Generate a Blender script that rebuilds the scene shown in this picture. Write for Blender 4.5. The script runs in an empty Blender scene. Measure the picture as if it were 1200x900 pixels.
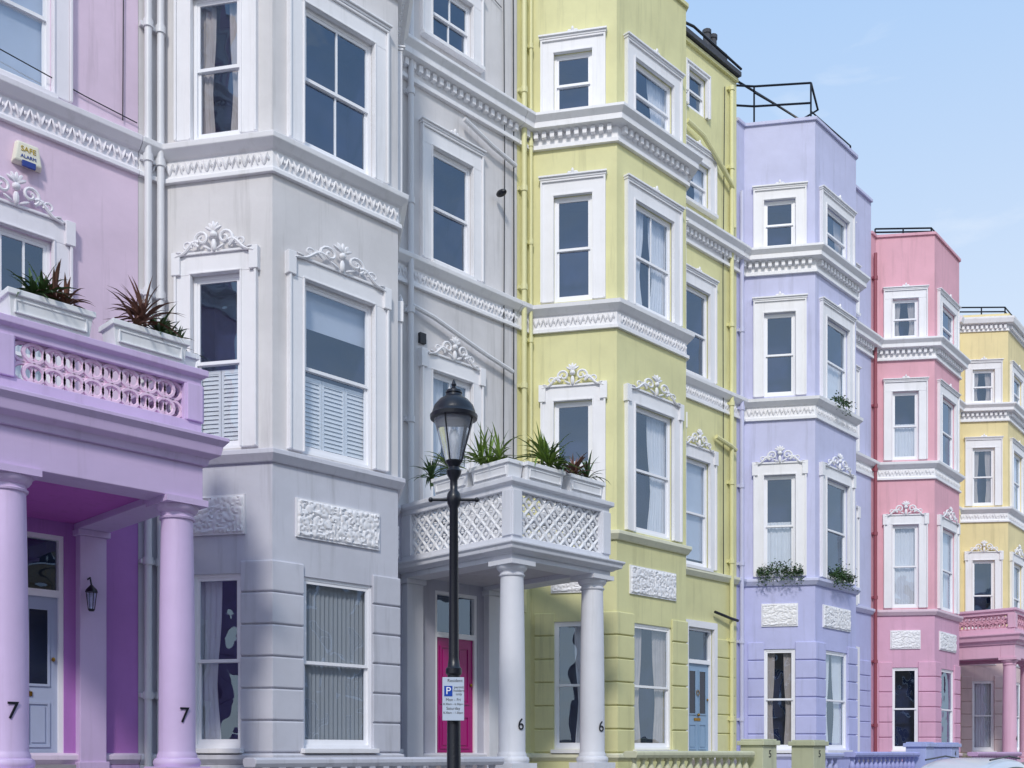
import bpy, math, random
from mathutils import Vector, Matrix, noise
R=random.Random(11)
rad=math.radians
EYE=1.6
sc=bpy.context.scene

# ------------------------------------------------------------ materials
def lin(c):
    return tuple(((x/255)/12.92 if x/255<=.04045 else ((x/255+.055)/1.055)**2.4) for x in c)
def newmat(name):
    m=bpy.data.materials.new(name); m.use_nodes=True
    nt=m.node_tree; return m,nt,nt.nodes['Principled BSDF']
def plain(name,c,rough=.5,metal=0,srgb=True,bump=0,bscale=40,var=.12):
    m,nt,b=newmat(name); c=lin(c) if srgb else c
    g=nt.nodes.new('ShaderNodeNewGeometry'); n=nt.nodes.new('ShaderNodeTexNoise')
    n.inputs['Scale'].default_value=5; n.inputs['Detail'].default_value=2
    nt.links.new(g.outputs['Position'],n.inputs['Vector'])
    mx=nt.nodes.new('ShaderNodeMix'); mx.data_type='RGBA'
    mx.inputs[6].default_value=(*[x*(1-var) for x in c],1); mx.inputs[7].default_value=(*[min(1,x*(1+var)) for x in c],1)
    nt.links.new(n.outputs['Fac'],mx.inputs[0]); nt.links.new(mx.outputs[2],b.inputs['Base Color'])
    b.inputs['Roughness'].default_value=rough; b.inputs['Metallic'].default_value=metal
    if bump:
        n2=nt.nodes.new('ShaderNodeTexNoise'); n2.inputs['Scale'].default_value=bscale; n2.inputs['Detail'].default_value=2
        nt.links.new(g.outputs['Position'],n2.inputs['Vector'])
        bp=nt.nodes.new('ShaderNodeBump'); bp.inputs['Strength'].default_value=bump; bp.inputs['Distance'].default_value=.01
        nt.links.new(n2.outputs['Fac'],bp.inputs['Height']); nt.links.new(bp.outputs['Normal'],b.inputs['Normal'])
    return m
def stucco(name,c,rough=.66,dirt=.36):
    m,nt,b=newmat(name); c=lin(c); N=nt.nodes; L=nt.links
    g=N.new('ShaderNodeNewGeometry')
    n1=N.new('ShaderNodeTexNoise'); n1.inputs['Scale'].default_value=.8; n1.inputs['Detail'].default_value=5; n1.inputs['Roughness'].default_value=.65
    L.new(g.outputs['Position'],n1.inputs['Vector'])
    mp=N.new('ShaderNodeMapping'); mp.inputs['Scale'].default_value=(6,6,.4); L.new(g.outputs['Position'],mp.inputs['Vector'])
    n2=N.new('ShaderNodeTexNoise'); n2.inputs['Scale'].default_value=1.1; n2.inputs['Detail'].default_value=5; n2.inputs['Roughness'].default_value=.65
    L.new(mp.outputs[0],n2.inputs['Vector'])
    r1=N.new('ShaderNodeMapRange'); r1.inputs[1].default_value=.35; r1.inputs[2].default_value=.7; L.new(n1.outputs['Fac'],r1.inputs[0])
    r2=N.new('ShaderNodeMapRange'); r2.inputs[1].default_value=.54; r2.inputs[2].default_value=.78; L.new(n2.outputs['Fac'],r2.inputs[0])
    m1=N.new('ShaderNodeMix'); m1.data_type='RGBA'
    m1.inputs[6].default_value=(*c,1); m1.inputs[7].default_value=(*[x*(1-dirt*.4) for x in c],1)
    L.new(r1.outputs[0],m1.inputs[0])
    m2=N.new('ShaderNodeMix'); m2.data_type='RGBA'; L.new(m1.outputs[2],m2.inputs[6])
    m2.inputs[7].default_value=(c[0]*(1-dirt)*.95,c[1]*(1-dirt)*.95,c[2]*(1-dirt)*.93,1)
    mm=N.new('ShaderNodeMath'); mm.operation='MULTIPLY'; mm.inputs[1].default_value=.65; L.new(r2.outputs[0],mm.inputs[0]); L.new(mm.outputs[0],m2.inputs[0])
    L.new(m2.outputs[2],b.inputs['Base Color']); b.inputs['Roughness'].default_value=rough
    n3=N.new('ShaderNodeTexNoise'); n3.inputs['Scale'].default_value=6; n3.inputs['Detail'].default_value=3; L.new(g.outputs['Position'],n3.inputs['Vector'])
    bp=N.new('ShaderNodeBump'); bp.inputs['Strength'].default_value=.3; bp.inputs['Distance'].default_value=.012
    L.new(n3.outputs['Fac'],bp.inputs['Height']); L.new(bp.outputs['Normal'],b.inputs['Normal'])
    return m
def glassmat():
    m=bpy.data.materials.new('window_glass'); m.use_nodes=True; nt=m.node_tree; N=nt.nodes; L=nt.links
    N.remove(N['Principled BSDF']); out=N['Material Output']
    t=N.new('ShaderNodeBsdfTransparent'); t.inputs[0].default_value=(.90,.92,.95,1)
    gl=N.new('ShaderNodeBsdfGlossy'); gl.inputs['Roughness'].default_value=.008; gl.inputs[0].default_value=(.64,.8,1,1)
    g=N.new('ShaderNodeNewGeometry'); n=N.new('ShaderNodeTexNoise'); n.inputs['Scale'].default_value=1.6; n.inputs['Detail'].default_value=1
    L.new(g.outputs['Position'],n.inputs['Vector'])
    bp=N.new('ShaderNodeBump'); bp.inputs['Strength'].default_value=.5; bp.inputs['Distance'].default_value=.04
    L.new(n.outputs['Fac'],bp.inputs['Height']); L.new(bp.outputs['Normal'],gl.inputs['Normal'])
    # two-sided Schlick reflectance (thin pane)
    d=N.new('ShaderNodeVectorMath'); d.operation='DOT_PRODUCT'; L.new(g.outputs['Incoming'],d.inputs[0]); L.new(g.outputs['Normal'],d.inputs[1])
    def mt(op,a,b=None):
        x=N.new('ShaderNodeMath'); x.operation=op
        for i,v in enumerate((a,b)):
            if v is None: continue
            if isinstance(v,(int,float)): x.inputs[i].default_value=v
            else: L.new(v,x.inputs[i])
        return x.outputs[0]
    c=mt('ABSOLUTE',d.outputs['Value']); c=mt('SUBTRACT',1.0,c); c=mt('POWER',c,4.0); c=mt('MULTIPLY',c,.82); c=mt('ADD',c,.18)
    mx=N.new('ShaderNodeMixShader'); L.new(c,mx.inputs[0]); L.new(t.outputs[0],mx.inputs[1]); L.new(gl.outputs[0],mx.inputs[2])
    L.new(mx.outputs[0],out.inputs[0]); return m
GLASS=glassmat()
WHITE=stucco('white_trim_paint',(240,240,243),.5,.16)
FRAME=plain('white_sash_paint',(243,243,247),.35,var=.03)
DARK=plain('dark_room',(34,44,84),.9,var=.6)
NET=plain('net_curtain_cloth',(232,232,234),.9,var=.06)
CURT=plain('curtain_cloth',(194,184,178),.9,var=.2)
BLIND=plain('blind_cloth',(208,214,224),.8,var=.05)
VBL=plain('vertical_blind_cloth',(178,184,190),.8,var=.05)
SHUT=plain('shutter_paint',(250,249,247),.45,var=.02)
BLACK=plain('black_iron_paint',(22,25,36),.35,bump=.2)
LEAD=plain('roof_lead',(70,72,80),.7,bump=.3)
BRASS=plain('brass',(170,130,60),.3,1)
LEAF=plain('leaf_green',(110,136,56),.45,var=.5)
LEAF2=plain('leaf_dark_green',(62,90,46),.5,var=.5)
LEAFR=plain('leaf_bronze',(118,82,70),.5,var=.5)
SOIL=plain('soil',(60,45,35),.95)

# ------------------------------------------------------------ mesh helpers
class M:
    def __init__(s): s.v=[]; s.f=[]
    def add(s,vs,fs):
        o=len(s.v); s.v+=[tuple(v) for v in vs]; s.f+=[tuple(i+o for i in f) for f in fs]
class Fr:
    def __init__(s,p0,p1):
        s.p=p0; dx,dy=p1[0]-p0[0],p1[1]-p0[1]; s.L=math.hypot(dx,dy); s.d=(dx/s.L,dy/s.L); s.n=(s.d[1],-s.d[0])
    def pt(s,a,o,z): return (s.p[0]+s.d[0]*a+s.n[0]*o, s.p[1]+s.d[1]*a+s.n[1]*o, z)
BF=[(0,1,2,3),(7,6,5,4),(0,4,5,1),(1,5,6,2),(2,6,7,3),(3,7,4,0)]
def box(m,fr,a0,a1,o0,o1,z0,z1):
    p=fr.pt
    m.add([p(a0,o1,z0),p(a1,o1,z0),p(a1,o1,z1),p(a0,o1,z1),p(a0,o0,z0),p(a1,o0,z0),p(a1,o0,z1),p(a0,o0,z1)],BF)
def quad(m,fr,a0,a1,o,z0,z1):
    p=fr.pt; m.add([p(a0,o,z0),p(a1,o,z0),p(a1,o,z1),p(a0,o,z1)],[(0,1,2,3)])
def mold(m,path,prof):
    n=len(path); k=len(prof); ns=[]
    for i in range(n-1): ns.append(Fr(path[i],path[i+1]).n)
    vs=[]
    for i,p in enumerate(path):
        if i==0: off=ns[0]
        elif i==n-1: off=ns[-1]
        else:
            a,b=ns[i-1],ns[i]; d=1+a[0]*b[0]+a[1]*b[1]; off=((a[0]+b[0])/d,(a[1]+b[1])/d)
        for o,z in prof: vs.append((p[0]+off[0]*o,p[1]+off[1]*o,z))
    fs=[]
    for i in range(n-1):
        for j in range(k):
            j2=(j+1)%k; fs.append((i*k+j,(i+1)*k+j,(i+1)*k+j2,i*k+j2))
    fs.append(tuple(range(k))); fs.append(tuple((n-1)*k+j for j in reversed(range(k))))
    m.add(vs,fs)
def tube(m,pts,r,sides=6):
    pts=[Vector(p) for p in pts]; n=len(pts)
    rr=r if isinstance(r,(list,tuple)) else [r]*n
    vs=[];prev=None
    for i,p in enumerate(pts):
        t=(pts[min(i+1,n-1)]-pts[max(i-1,0)]).normalized()
        if prev is None:
            u=t.cross(Vector((0,0,1)));
            if u.length<.1: u=t.cross(Vector((1,0,0)))
        else: u=prev-t*prev.dot(t)
        u.normalize(); prev=u; w=t.cross(u)
        for j in range(sides):
            a=2*math.pi*j/sides; vs.append(p+(u*math.cos(a)+w*math.sin(a))*rr[i])
    fs=[]
    for i in range(n-1):
        for j in range(sides):
            j2=(j+1)%sides; fs.append((i*sides+j,i*sides+j2,(i+1)*sides+j2,(i+1)*sides+j))
    fs.append(tuple(reversed(range(sides)))); fs.append(tuple((n-1)*sides+j for j in range(sides)))
    m.add(vs,fs)
def revolve(m,c,prof,sides=24):
    vs=[];k=len(prof)
    for r,z in prof:
        for j in range(sides):
            a=2*math.pi*j/sides; vs.append((c[0]+r*math.cos(a),c[1]+r*math.sin(a),c[2]+z))
    fs=[]
    for i in range(k-1):
        for j in range(sides):
            j2=(j+1)%sides; fs.append((i*sides+j,i*sides+j2,(i+1)*sides+j2,(i+1)*sides+j))
    fs.append(tuple(reversed(range(sides)))); fs.append(tuple((k-1)*sides+j for j in range(sides)))
    m.add(vs,fs)
def ellip(m,c,ax,ay,az,nu=8,nv=5):
    c=Vector(c);vs=[c+az];fs=[]
    for i in range(1,nv):
        th=math.pi*i/nv
        for j in range(nu):
            a=2*math.pi*j/nu; vs.append(c+az*math.cos(th)+(ax*math.cos(a)+ay*math.sin(a))*math.sin(th))
    vs.append(c-az); e=len(vs)-1
    for j in range(nu):
        j2=(j+1)%nu; fs.append((0,1+j,1+j2)); fs.append((e,e-nu+j2,e-nu+j))
        for i in range(nv-2): a=1+i*nu; fs.append((a+j,a+nu+j,a+nu+j2,a+j2))
    m.add(vs,fs)
def mkobj(name,m,mat,parent=None,smooth=False,bevel=0,loc=None):
    me=bpy.data.meshes.new(name); me.from_pydata(m.v,[],m.f); me.update()
    if mat: me.materials.append(mat)
    ob=bpy.data.objects.new(name,me); sc.collection.objects.link(ob)
    if smooth:
        for p in me.polygons: p.use_smooth=True
        try: me.set_sharp_from_angle(angle=rad(38))
        except Exception: pass
    if bevel:
        b=ob.modifiers.new('bev','BEVEL'); b.width=bevel; b.segments=2; b.limit_method='ANGLE'; b.angle_limit=rad(40)
    if parent: ob.parent=parent
    if loc: ob.location=loc
    return ob
def empty(name,loc=(0,0,0),yaw=0):
    e=bpy.data.objects.new(name,None); sc.collection.objects.link(e); e.location=loc; e.rotation_euler=(0,0,yaw); e.empty_display_size=.3; return e
def text(s,size,loc,rot,mat,parent,name,ext=.003):
    c=bpy.data.curves.new(name,'FONT'); c.body=s; c.size=size; c.extrude=ext; c.align_x='CENTER'; c.align_y='CENTER'
    o=bpy.data.objects.new(name,c); sc.collection.objects.link(o); c.materials.append(mat)
    o.location=loc; o.rotation_euler=rot; o.parent=parent; return o

# ------------------------------------------------------------ house pieces
RV=.11   # reveal depth
def wall(m,fr,z0,z1,ops,depth=RV,a0=0,a1=None):
    a1=fr.L if a1 is None else a1
    A=sorted({a0,a1,*[o[0] for o in ops],*[o[1] for o in ops]}); Z=sorted({z0,z1,*[min(max(o[2],z0),z1) for o in ops],*[min(max(o[3],z0),z1) for o in ops]})
    for i in range(len(A)-1):
        for j in range(len(Z)-1):
            ca,cz=(A[i]+A[i+1])/2,(Z[j]+Z[j+1])/2
            if any(o[0]<ca<o[1] and o[2]<cz<o[3] for o in ops): continue
            quad(m,fr,A[i],A[i+1],0,Z[j],Z[j+1])
    p=fr.pt
    for (b0,b1,c0,c1) in ops:
        if c1<=z0 or c0>=z1: continue
        m.add([p(b0,0,c0),p(b0,-depth,c0),p(b0,-depth,c1),p(b0,0,c1),p(b1,0,c0),p(b1,-depth,c0),p(b1,-depth,c1),p(b1,0,c1)],
              [(0,3,2,1),(4,5,6,7),(3,7,6,2),(0,1,5,4)])
def room(m,fr,b0,b1,c0,c1,o0=-RV-.001,o1=-.62):
    p=fr.pt
    m.add([p(b0,o0,c0),p(b1,o0,c0),p(b1,o0,c1),p(b0,o0,c1),p(b0,o1,c0),p(b1,o1,c0),p(b1,o1,c1),p(b0,o1,c1)],
          [(4,5,6,7),(0,1,5,4),(1,2,6,5),(2,3,7,6),(3,0,4,7)])
def rect(m,fr,a0,a1,o0,o1,z0,z1,s,t,b):
    box(m,fr,a0,a0+s,o0,o1,z0,z1); box(m,fr,a1-s,a1,o0,o1,z0,z1)
    box(m,fr,a0+s,a1-s,o0,o1,z1-t,z1); box(m,fr,a0+s,a1-s,o0,o1,z0,z0+b)
def wavy(m,fr,a0,a1,o,z0,z1,amp=.012,wl=.085,ph=0,pull=0):
    n=max(6,int((a1-a0)/.012)); vs=[];fs=[]; rows=8
    for r in range(rows+1):
        q=r/rows; z=z0+(z1-z0)*q
        sq=1-abs(pull)*math.exp(-((q-.38)/.25)**2)
        for i in range(n+1):
            t=i/n; w=(a1-a0)*t
            a=(a0+w*sq) if pull>=0 else (a1-(a1-a0-w)*sq)
            oo=o+amp*math.sin(2*math.pi*w/wl+ph)+amp*.5*math.sin(2*math.pi*w/(wl*2.7)+ph*2+r*.15)
            vs.append(fr.pt(a,oo,z))
    for r in range(rows):
        for i in range(n): k=r*(n+1)+i; fs.append((k,k+1,k+n+2,k+n+1))
    m.add(vs,fs)
def window(H,fr,ac,w,z0,z1,cols=1,rows=1,fill='dark',split=.5,fm='window_frames'):
    F=H[fm]; G=H['window_glass']; a0,a1=ac-w/2,ac+w/2
    room(H['room_interiors'],fr,a0,a1,z0,z1)
    J=.045
    rect(F,fr,a0,a1,-.108,-.03,z0,z1,J,J,.05)
    b0,b1,c0,c1=a0+J,a1-J,z0+.05,z1-J; zm=c0+(c1-c0)*split
    rect(F,fr,b0,b1,-.070,-.04,zm-.02,c1,.04,.045,.045)
    rect(F,fr,b0,b1,-.102,-.072,c0,zm+.02,.04,.045,.075)
    for (q0,q1,oa) in ((zm+.025,c1-.045,-.055),(c0+.075,zm-.025,-.087)):
        quad(G,fr,b0+.035,b1-.035,oa,q0-.005,q1+.005)
        for k in range(1,cols):
            a=b0+(b1-b0)*k/cols; box(F,fr,a-.013,a+.013,oa-.014,oa+.014,q0,q1)
        for k in range(1,rows):
            z=q0+(q1-q0)*k/rows; box(F,fr,b0+.04,b1-.04,oa-.011,oa+.011,z-.012,z+.012)
    ph=R.random()*6; h=z1-z0; C=-.16
    if fill=='net': wavy(H['net_curtains'],fr,a0,a1,C,z0,z1,ph=ph)
    elif fill=='halfnet': wavy(H['net_curtains'],fr,a0,a1,C,z0,z0+h*.55,ph=ph)
    elif fill=='drape':
        wavy(H['curtains'],fr,a0,a0+w*.36,C,z0,z1,ph=ph,pull=.2); wavy(H['curtains'],fr,a1-w*.36,a1,C,z0,z1,ph=ph+1,pull=-.2)
    elif fill=='netdrape':
        wavy(H['net_curtains'],fr,a0,a0+w*.44,C,z0,z1,ph=ph,pull=.22); wavy(H['net_curtains'],fr,a1-w*.44,a1,C,z0,z1,ph=ph+1,pull=-.22)
    elif fill=='sideL': wavy(H['net_curtains'],fr,a0,a0+w*.5,C,z0,z1,ph=ph,pull=.2)
    elif fill=='sideR': wavy(H['net_curtains'],fr,a1-w*.5,a1,C,z0,z1,ph=ph,pull=-.2)
    elif fill=='blind':
        box(H['blinds'],fr,a0+.01,a1-.01,-.135,-.13,z0+h*R.uniform(.5,.75),z1)
    elif fill=='fullblind':
        box(H['blinds'],fr,a0+.01,a1-.01,-.135,-.13,z0+h*.08,z1)
    elif fill=='vblind':
        n=int(w/.075)
        for k in range(n):
            a=a0+w*(k+.5)/n; p=fr.pt
            H['vertical_blinds'].add([p(a-.04,-.165,z0),p(a+.033,-.13,z0),p(a+.033,-.13,z1),p(a-.04,-.165,z1)],[(0,1,2,3)])
    elif fill in('shutter','shutblind'):
        S=H['shutters']; top=z0+h*.47; n=max(1,int(round(w/.36)))
        for k in range(n):
            s0,s1=a0+w*k/n+.004,a0+w*(k+1)/n-.004
            rect(S,fr,s0,s1,-.15,-.12,z0+.01,top,.035,.05,.07)
            z=z0+.09
            while z<top-.07:
                p=fr.pt; S.add([p(s0+.035,-.122,z),p(s1-.035,-.122,z),p(s1-.035,-.140,z+.058),p(s0+.035,-.140,z+.058)],[(0,1,2,3)]); z+=.06
        if fill=='shutblind': box(H['blinds'],fr,a0+.01,a1-.01,-.165,-.16,z0+h*.76,z1)
def surround(m,fr,ac,w,z0,z1,sw=.24,top=.26,kind='hood',t=.055):
    a0,a1=ac-w/2,ac+w/2; b0,b1=a0-sw,a1+sw; zt=z1+top
    box(m,fr,b0+.035,a0,-.01,t,z0,z1); box(m,fr,a1,b1-.035,-.01,t,z0,z1)
    box(m,fr,b0+.035,b1-.035,-.01,t,z1,zt-.035)
    box(m,fr,b0,b0+.035,-.01,t+.03,z0,zt-.035); box(m,fr,b1-.035,b1,-.01,t+.03,z0,zt-.035)
    box(m,fr,b0,b1,-.01,t+.032,zt-.035,zt)
    box(m,fr,a0-.03,a0-.004,t-.01,t+.018,z0,z1+.004); box(m,fr,a1+.004,a1+.03,t-.01,t+.018,z0,z1+.004)
    box(m,fr,a0-.03,a1+.03,t-.01,t+.019,z1+.004,z1+.03)
    if kind=='hood':
        box(m,fr,b0-.015,b1+.015,-.01,.10,zt+.001,zt+.04); box(m,fr,b0-.03,b1+.03,-.01,.13,zt+.041,zt+.07)
        for q in (-.06,.06): ellip(m,fr.pt(ac+q,.09,zt+.09),Vector((fr.d[0],fr.d[1],0))*.05,Vector((fr.n[0],fr.n[1],0))*.03,Vector((0,0,.035)),6,4)
        ellip(m,fr.pt(ac,.1,zt+.12),Vector((fr.d[0],fr.d[1],0))*.03,Vector((fr.n[0],fr.n[1],0))*.03,Vector((0,0,.06)),6,4)
    elif kind=='ear':
        box(m,fr,b0-.03,b0+.10,-.012,t+.045,zt-.30,zt+.012); box(m,fr,b1-.10,b1+.03,-.012,t+.045,zt-.30,zt+.012)
def ornament(m,fr,ac,z,s=1.0,wd=1.0):
    def P(a,zz,o=.085): return Vector(fr.pt(ac+a*s*wd,o+.01,z+zz*s))
    for sg in (-1,1):
        pts=[];rr=[]
        for i in range(19):
            t=i/18; an=rad(-60)+t*rad(500); r=.10*(1-t)+.018
            pts.append(P(sg*(.17+r*math.cos(an)),.15+r*math.sin(an),.085+.02*t)); rr.append(.026-.010*t)
        tube(m,pts,[x*s for x in rr],6)
        pts=[];rr=[]
        for i in range(17):
            t=i/16
            a=.22+.36*t; zz=.085-.16*t+.06*math.sin(t*math.pi*2)*(1-t)+.02
            pts.append(P(sg*a,zz)); rr.append((.032-.018*t)*s)
        tube(m,pts,rr,6)
        pts=[];rr=[]
        for i in range(13):
            t=i/12; an=rad(200)-t*rad(420); r=.06*(1-t)+.012
            pts.append(P(sg*(.40+r*math.cos(an)),.075+r*math.sin(an))); rr.append((.018-.006*t)*s)
        tube(m,pts,rr,6)
        for (ca,cz,rx,rz,an) in ((.30,.10,.02,.06,.7),(.10,.03,.02,.07,1.1),(.52,.0,.016,.045,1.4)):
            ca*=sg; an*=sg
            c=P(ca,cz,.09); u=P(ca+math.sin(an)*rz,cz+math.cos(an)*rz,.09)-c; n=Vector((fr.n[0],fr.n[1],0)); v=u.normalized().cross(n)*rx*s
            ellip(m,c,v,n*.025,u,6,4)
    for k in range(-2,3):
        an=k*rad(30); r=.105; c=P(math.sin(an)*r*.7,.24+math.cos(an)*r*.75,.095); u=P(math.sin(an)*r*1.35,.24+math.cos(an)*r*1.4,.095)-c
        n=Vector((fr.n[0],fr.n[1],0)); v=u.normalized().cross(n)*.026*s; ellip(m,c,v,n*.03,u,6,4)
    n=Vector((fr.n[0],fr.n[1],0)); d=Vector((fr.d[0],fr.d[1],0))
    ellip(m,P(0,.2,.09),d*.055*s,n*.05,Vector((0,0,.05*s)),8,5)
    ellip(m,P(0,.06,.085),d*.04*s,n*.035,Vector((0,0,.09*s)),8,5)
def leaf_frieze(m,fr,z0,z1,a0,a1,o=.02):
    n=int((a1-a0)/.13)
    N=Vector((fr.n[0],fr.n[1],0)); h=(z1-z0)/2
    for i in range(n):
        a=a0+(a1-a0)*(i+.5)/n
        for sg in (-1,1):
            c=Vector(fr.pt(a+sg*.026,o,(z0+z1)/2)); u=(Vector(fr.pt(a+sg*.055,o,z1))-c)*.9; v=u.normalized().cross(N)*.020
            if i%2: u=Vector((u.x,u.y,-u.z)); 
            ellip(m,c,v,N*.03,u,5,4)
        ellip(m,Vector(fr.pt(a+.065,o,(z0+z1)/2)),Vector((fr.d[0],fr.d[1],0))*.016,N*.03,Vector((0,0,.03)),5,4)
def vermic(m,fr,a0,a1,z0,z1,o=.0):
    box(m,fr,a0,a1,o-.01,o+.03,z0,z1)
    cs=.021; nx=int((a1-a0-.03)/cs); nz=int((z1-z0-.03)/cs); vs=[];fs=[]
    for j in range(nz+1):
        for i in range(nx+1):
            a=a0+.015+(a1-a0-.03)*i/nx; z=z0+.015+(z1-z0-.03)*j/nz
            v=noise.noise(Vector((a*19+fr.p[0]*3,z*19,3.3)))
            hgt=.032+.024*min(1,abs(v)*4)
            if i in(0,nx) or j in(0,nz): hgt=.028
            vs.append(fr.pt(a,o+hgt,z))
    for j in range(nz):
        for i in range(nx): k=j*(nx+1)+i; fs.append((k,k+1,k+nx+2,k+nx+1))
    m.add(vs,fs)
def pipe(H,x,y,z0,z1,r=.05,key='drainpipes'):
    tube(H[key],[(x,y,z0),(x,y,z1)],r,10)
    z=z0+.5
    while z<z1: tube(H[key],[(x,y,z),(x,y,z+.10)],r*1.35,10); box(H[key],Fr((x-.09,y+.06),(x+.09,y+.06)),0,.18,-.05,.03,z+.02,z+.08); z+=1.83
def lattice(m,fr,a0,a1,z0,z1,kind,o=0):
    h=z1-z0; cell=h/3 if kind=='x' else h/2; n=max(1,int(round((a1-a0)/cell))); cw=(a1-a0)/n; nr=3 if kind=='x' else 2; ch=h/nr
    rt=.026 if kind=='x' else .024
    for i in range(n):
        for j in range(nr):
            ca,cz=a0+cw*(i+.5),z0+ch*(j+.5)
            if kind=='x':
                tube(m,[fr.pt(ca-cw/2,o,cz-ch/2),fr.pt(ca+cw/2,o,cz+ch/2)],rt,6); tube(m,[fr.pt(ca-cw/2,o,cz+ch/2),fr.pt(ca+cw/2,o,cz-ch/2)],rt,6)
                ellip(m,fr.pt(ca,o,cz),Vector((fr.d[0],fr.d[1],0))*.052,Vector((fr.n[0],fr.n[1],0))*.035,Vector((0,0,.052)),8,4)
                for (qa,qz) in ((-.5,0),(.5,0),(0,.5),(0,-.5)):
                    ellip(m,fr.pt(ca+qa*cw*.86,o,cz+qz*ch*.86),Vector((fr.d[0],fr.d[1],0))*(.035 if qz else .018),Vector((fr.n[0],fr.n[1],0))*.02,Vector((0,0,.018 if qz else .035)),6,4)
            else:
                for da in (0,.5):
                    if da and i==n-1: continue
                    ring=[fr.pt(ca+da*cw+.52*cw*math.cos(t*math.pi/6),o+(.01 if da else -.01),cz+.46*ch*math.sin(t*math.pi/6)) for t in range(13)]
                    tube(m,ring,rt,5)
def column(m,x,y,z0,z1,r=.205):
    c=(x,y,0)
    f=Fr((x-.27,y),(x+.27,y))
    box(m,f,0,.54,-.27,.27,z0,z0+.14)
    b=z0+.14; t=z1-.07
    prof=[(.25,b),(.265,b+.03),(.265,b+.06),(.25,b+.09),(.225,b+.1),(.225,b+.13),(r+.005,b+.16)]
    for i in range(9):
        q=i/8; prof.append((r-.028*q*q,b+.18+(t-.34-b)*q))
    e=r-.028
    prof+=[(e+.02,t-.155),(e+.025,t-.135),(e+.005,t-.12),(e+.005,t-.085),(e+.03,t-.075),(e+.055,t-.04),(e+.065,t-.001)]
    revolve(m,c,prof,32)
    f=Fr((x-.255,y),(x+.255,y)); box(m,f,0,.51,-.255,.255,t,z1)
def door(H,fr,ac,w,zb,zt,glazed=False):
    D=H['front_door']; a0,a1=ac-w/2,ac+w/2; zd=zb+2.15
    rect(H['door_frame'],fr,a0,a1,-.108,-.02,zb,zt,.06,.06,.03)
    box(H['door_frame'],fr,a0+.06,a1-.06,-.105,-.015,zd,zd+.09)
    quad(H['window_glass'],fr,a0+.05,a1-.05,-.08,zd+.08,zt-.05)
    room(H['room_interiors'],fr,a0,a1,zb,zt)
    b0,b1=a0+.06,a1-.06; box(D,fr,b0,b1,-.10,-.065,zb+.03,zd)
    mid=(b0+b1)/2; pw=(b1-b0-.3)/2
    for (p0,p1) in ((b0+.1,b0+.1+pw),(b1-.1-pw,b1-.1)):
        for (q0,q1,gl) in ((zb+.22,zb+.8,False),(zb+1.0,zd-.14,glazed)):
            rect(D,fr,p0,p1,-.066,-.048,q0,q1,.03,.03,.03)
            if gl: box(H['door_glazing'],fr,p0+.03,p1-.03,-.066,-.06,q0+.03,q1-.03)
            else: box(D,fr,p0+.06,p1-.06,-.066,-.052,q0+.06,q1-.06)
    B=H['door_furniture']
    ellip(B,fr.pt(mid,-.02,zb+1.0),Vector((.035,0,0)),Vector((0,.035,0)),Vector((0,0,.035)))
    ellip(B,fr.pt(b1-.06,-.04,zb+1.35),Vector((.025,0,0)),Vector((0,.02,0)),Vector((0,0,.03)))
    box(B,fr,mid-.12,mid+.12,-.065,-.05,zb+.87,zb+.93)
    tube(B,[fr.pt(mid+.05*math.cos(t*math.pi/5),-.04,zb+1.5+.06*math.sin(t*math.pi/5)) for t in range(11)],.01,5)

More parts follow.
